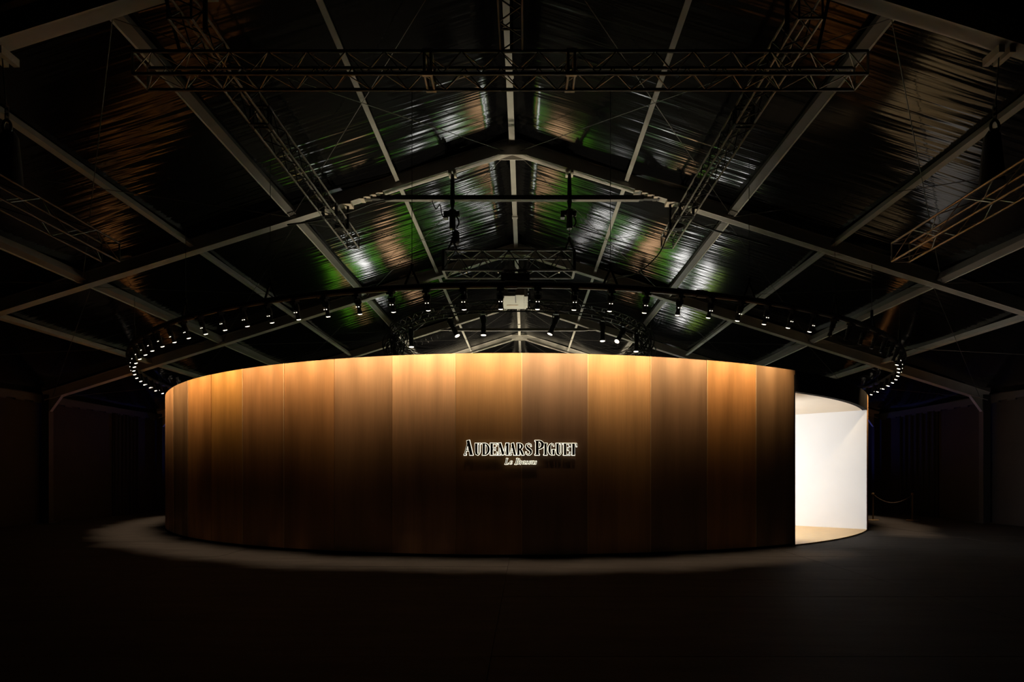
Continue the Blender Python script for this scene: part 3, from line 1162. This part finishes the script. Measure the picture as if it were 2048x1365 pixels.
def profile(label, a, tilt_x, tilt_y, lit):
    p = pol(a, RT, ZT0 - .02)
    t = thing('profile_spotlight', label, 'spotlight', p, (0, 0, rad(a)), 'profile spotlights on the round truss')
    y_ = MB()
    y_.box((0, 0, -.04), (.09, .09, .09))
    for s_ in (-1, 1):
        y_.bar((s_ * .118, 0, -.07), (s_ * .118, 0, -.27), .014, .05, (0, 1, 0))
    y_.box((0, 0, -.075), (.25, .05, .014))
    y_.build('yoke', M_black, t)
    b = MB().lathe([(.05, .13), (.092, .09), (.098, -.12), (.072, -.16), (.072, -.22)], 16)
    for k in range(5):
        b.tube([(0, 0, .07 - k * .035), (0, 0, .055 - k * .035)], .105, 16)
    bo = b.build('body', M_black, t, True, (0, 0, -.25))
    bo.rotation_euler = (rad(tilt_x), rad(tilt_y), 0)
    sn = MB().lathe([(.078, -.22), (.085, -.24), (.085, -.46), (.10, -.48), (.10, -.54), (.092, -.545)], 16).build('barrel', M_truss, bo, True)
    sh = MB().box((.11, 0, -.20), (.05, .02, .03)).box((-.11, 0, -.20), (.05, .02, .03)).build('shutter_handle', M_black, bo)
    MB().lathe([(.085, -.5455), (.085, -.555), (.04, -.565)], 14).build('lens', M_lens if lit else M_lens_off, bo, True)
    l = bpy.data.lights.new('hall_beam', 'SPOT')
    l.energy = HALL_WATT * (1.0 if lit else .6)
    l.color = HALL_COL
    l.spot_size = rad(76)
    l.spot_blend = .9
    l.shadow_soft_size = .09
    lo = bpy.data.objects.new('hall_beam', l)
    C.objects.link(lo)
    lo.parent = bo
    lo.location = (0, 0, -.60)
    return t


def ang_for(x):
    k = (x - PX) / F
    lo, hi = -78.0, 78.0
    for _ in range(50):
        m_ = (lo + hi) / 2
        v = (XC + RT * math.sin(rad(m_))) / (YC - RT * math.cos(rad(m_)))
        if v < k:
            lo = m_
        else:
            hi = m_
    return (lo + hi) / 2


for lb, x, tx, ty, lit in (
        ('profile spotlight at the left end of the round truss, among looped cables', 787, 10, 0, False),
        ('upright lit profile spotlight on the round truss, beside the left cable loops', 822, 2, 0, True),
        ('tilted profile spotlight on the round truss, leaning right below the projector left side', 901, 4, -28, True),
        ('upright lit profile spotlight on the round truss, below and left of the projector', 967, 0, 0, True),
        ('tilted profile spotlight on the round truss, leaning left below and right of the projector', 1112, 4, 22, True),
        ('upright lit profile spotlight on the right part of the round truss', 1205, 0, 0, True),
        ('steeply tilted profile spotlight on the round truss, leaning left beside the right cable loops', 1246, 4, 38, True),
        ('lit profile spotlight at the right end of the round truss, among looped cables', 1273, 2, 0, True)):
    profile(lb, ang_for(x), tx, ty, lit)

# ------------------------------------------------------------------ unseen glowing panels added inside the pavilion for the roof reflections
REFL_PANELS = [(-6.85, .42, 'green'), (-6.30, .42, 'amber'), (-5.70, .50, 'green'), (-5.10, .42, 'white'), (-4.35, .60, 'green'), (-3.30, .80, 'peach'), (-2.20, .90, 'green'),
           (-1.10, .70, 'moss'), (-.20, .40, 'white'), (.75, .60, 'green'), (1.50, .42, 'white'), (2.15, .50, 'green'), (3.05, .80, 'peach'), (4.05, .70, 'green'), (4.85, .42, 'white'),
           (5.45, .42, 'moss'), (6.05, .42, 'white'), (6.65, .42, 'lime')]
SC = {'green': ((.15, .60, .02), 2.3), 'moss': ((.08, .30, .02), 2.0), 'lime': ((.32, .55, .03), 2.3), 'white': ((.95, .93, .9), 14.5), 'peach': ((1.0, .58, .30), 5.8), 'amber': ((.9, .55, .2), 3.2)}
SMAT = {k: glow('screen_' + k, c, s_, .35, 1.2) for k, (c, s_) in SC.items()}
for i, (x, wd, col) in enumerate(REFL_PANELS):
    t = thing('display_screen', '%s backlit display screen inside the pavilion, %s along its row' % (col, ORDN[i]), 'screen', (x, 26.0 + .25 * ((i * 7) % 3 - 1), .015), group='backlit screens inside the pavilion')
    MB().box((0, 0, .03), (wd, .5, .06)).build('foot', M_black, t)
    MB().box((0, .05, 2.7), (wd, .06, 2.6)).box((0, .05, .72), (.08, .06, 1.4)).build('screen_frame', M_black, t)
    for yy in (.012, .088):
        MB().box((0, yy, 2.7), (wd - .04, .012, 2.5)).build('screen_face', SMAT[col], t)

pt_ = thing('partition', 'long black partition wall behind the backlit screens inside the pavilion', 'partition', (-.1, 26.75, .015))  # unseen baffle added to hide the uplights from the roof reflections
for k in range(11):
    MB().box(((k - 5) * 1.5, 0, 1.95), (1.49, .06, 3.9)).build('partition_panel', M_black, pt_)
    MB().box(((k - 5) * 1.5, .3, .03), (.08, .7, .06)).build('partition_foot', M_black, pt_)

for x_ in (-5.1, -1.7, 1.3, 4.7):
    MB().box((x_, .55, 3.03), (.5, 1.1, .04)).bar((x_, .04, 2.5), (x_, .9, 3.0), .05, .05).build('lamp_shelf', M_black, pt_)

# ------------------------------------------------------------------ unseen uplights added inside the pavilion to wash the arches
upl = bpy.data.lights.new('up_beam', 'SPOT')
upl.energy = UP_WATT
upl.color = (1.0, 0.86, 0.62)
upl.spot_size = rad(120)
upl.spot_blend = 1.0
upl.shadow_soft_size = 0.12
upf = upl.copy()
upf.energy = UP_WATT * .95
upf.spot_size = rad(62)
i = 0
for yy in (27.5, 27.5, 13.5):
    for xx in ((-1.8, 1.2), (-5.2, 4.6), (-2.3, 1.7))[i // 2]:
        t = thing('uplight', 'round black uplight inside the pavilion, %s of six' % ORDN[i], 'lamp', (xx, yy, .015 if yy < 20 else 3.066), group='uplights inside the pavilion')
        MB().lathe([(.16, 0), (.16, .03), (.13, .05), (.13, .24), (.145, .26), (.145, .30), (.12, .30), (.12, .27), (.02, .27)], 18).build('housing', M_black, t, True)
        MB().lathe([(.118, .272), (.118, .285), (.03, .29)], 16).build('lens', M_lens, t, True)
        lo = bpy.data.objects.new('up_beam', upl if yy > 20 else upf)
        C.objects.link(lo)
        lo.parent = t
        lo.location = (0, 0, .34)
        lo.rotation_euler = (PI + (rad(4) if yy < 20 else 0), 0, 0)
        i += 1

# ------------------------------------------------------------------ rope stanchions by the right doorway
pts = []
for x, yb, lb in ((1825, 1042, 'brass rope stanchion farther from the pavilion, by the right wall'), (1746, 1041, 'brass rope stanchion close to the pavilion right edge')):
    d = F * CAMZ / (yb - PY)
    p = Vector(((x - PX) / F * d, d, 0))
    pts.append(p)
    t = thing('stanchion', lb, 'stanchion', p, group='rope stanchions by the right wall')
    MB().lathe([(.20, 0), (.20, .012), (.17, .028), (.05, .035)], 20).build('base', M_brass, t, True)
    MB().lathe([(.026, .03), (.026, .93)], 14).build('post', M_brass, t, True)
    MB().lathe([(.032, .90), (.045, .915), (.045, .96), (.03, .985)], 14).build('cap', M_brass, t, True)
a, b = pts
rp = []
for k in range(17):
    t_ = k / 16
    q = a.lerp(b, t_)
    rp.append((q.x, q.y, .93 - .30 * 4 * t_ * (1 - t_)))
tag(MB().tube(rp, .014, 8).build('barrier_rope', M_rope, None, True), 'dark rope sagging between the two stanchions by the right wall', 'rope')


# ------------------------------------------------------------------ loose cables under the roof
def cable(label, pts, r=.018):
    P = [Vector(p) for p in pts]
    out = []
    for i in range(len(P) - 1):
        p0, p1, p2, p3 = P[max(i - 1, 0)], P[i], P[i + 1], P[min(i + 2, len(P) - 1)]
        for k in range(8):
            t_ = k / 8
            out.append(.5 * ((2 * p1) + (p2 - p0) * t_ + (2 * p0 - 5 * p1 + 4 * p2 - p3) * t_ ** 2 + (3 * p1 - p0 - 3 * p2 + p3) * t_ ** 3))
    out.append(P[-1])
    o = MB().tube(out, r, 6).build('power_cable', M_black, None, True)
    return tag(o, label, 'cable', 'black power cables under the roof')


cable('black cable sweeping down from the right long truss to the lamp ring', [at(1352, 428, 12.1), at(1335, 470, 12.0), at(1316, 510, 11.8), at(1275, 545, 11.4), at(1222, 558, 10.6), at(1215, 572, 10.1)], .014)
cable('black cable slung along the arch from the left long truss', [at(575, 450, 12.0), at(640, 440, 12.0), at(700, 424, 12.0), at(750, 405, 12.05), at(790, 398, 12.1)], .02)
cable('black cable slung along the arch from the right long truss', [at(1352, 428, 12.0), at(1420, 458, 12.0), at(1480, 474, 12.0), at(1540, 492, 12.1)], .02)
cable('short black cable looping from the tie bar to the left chain hoist', [at(864, 402, 12.2), at(872, 418, 12.1), at(880, 410, 12.1), at(884, 430, 12.1), at(890, 436, 12.1)], .012)

# ------------------------------------------------------------------ unseen blue floods added behind the pavilion to tint the eaves
for sd, lb in ((-1, 'left'), (1, 'right')):
    p = Vector((X0 + sd * (HALF - 3.2), 28.5, 0.0))
    t = thing('floor_flood', 'small blue floor flood standing by the %s wall behind the pavilion' % lb, 'lamp', p, group='blue floor floods')
    MB().box((0, 0, .02), (.3, .2, .04)).build('base', M_black, t)
    MB().box((0, 0, .14), (.26, .16, .18)).build('housing', M_black, t)
    MB().box((0, 0, .234), (.22, .12, .01)).build('lens', glow('blue_lens_' + lb, (.1, .15, 1.0), 2.0), t)
    l = bpy.data.lights.new('blue_beam', 'SPOT')
    l.energy = 320 if sd > 0 else 160
    l.color = (.12, .16, 1.0)
    l.spot_size = rad(64)
    l.spot_blend = 1.0
    lo = bpy.data.objects.new('blue_beam', l)
    C.objects.link(lo)
    lo.location = p + Vector((0, 0, .3))
    lo.rotation_euler = (Vector((X0 + sd * 14.0, 22.0, 5.2)) - lo.location).to_track_quat('-Z', 'Y').to_euler()
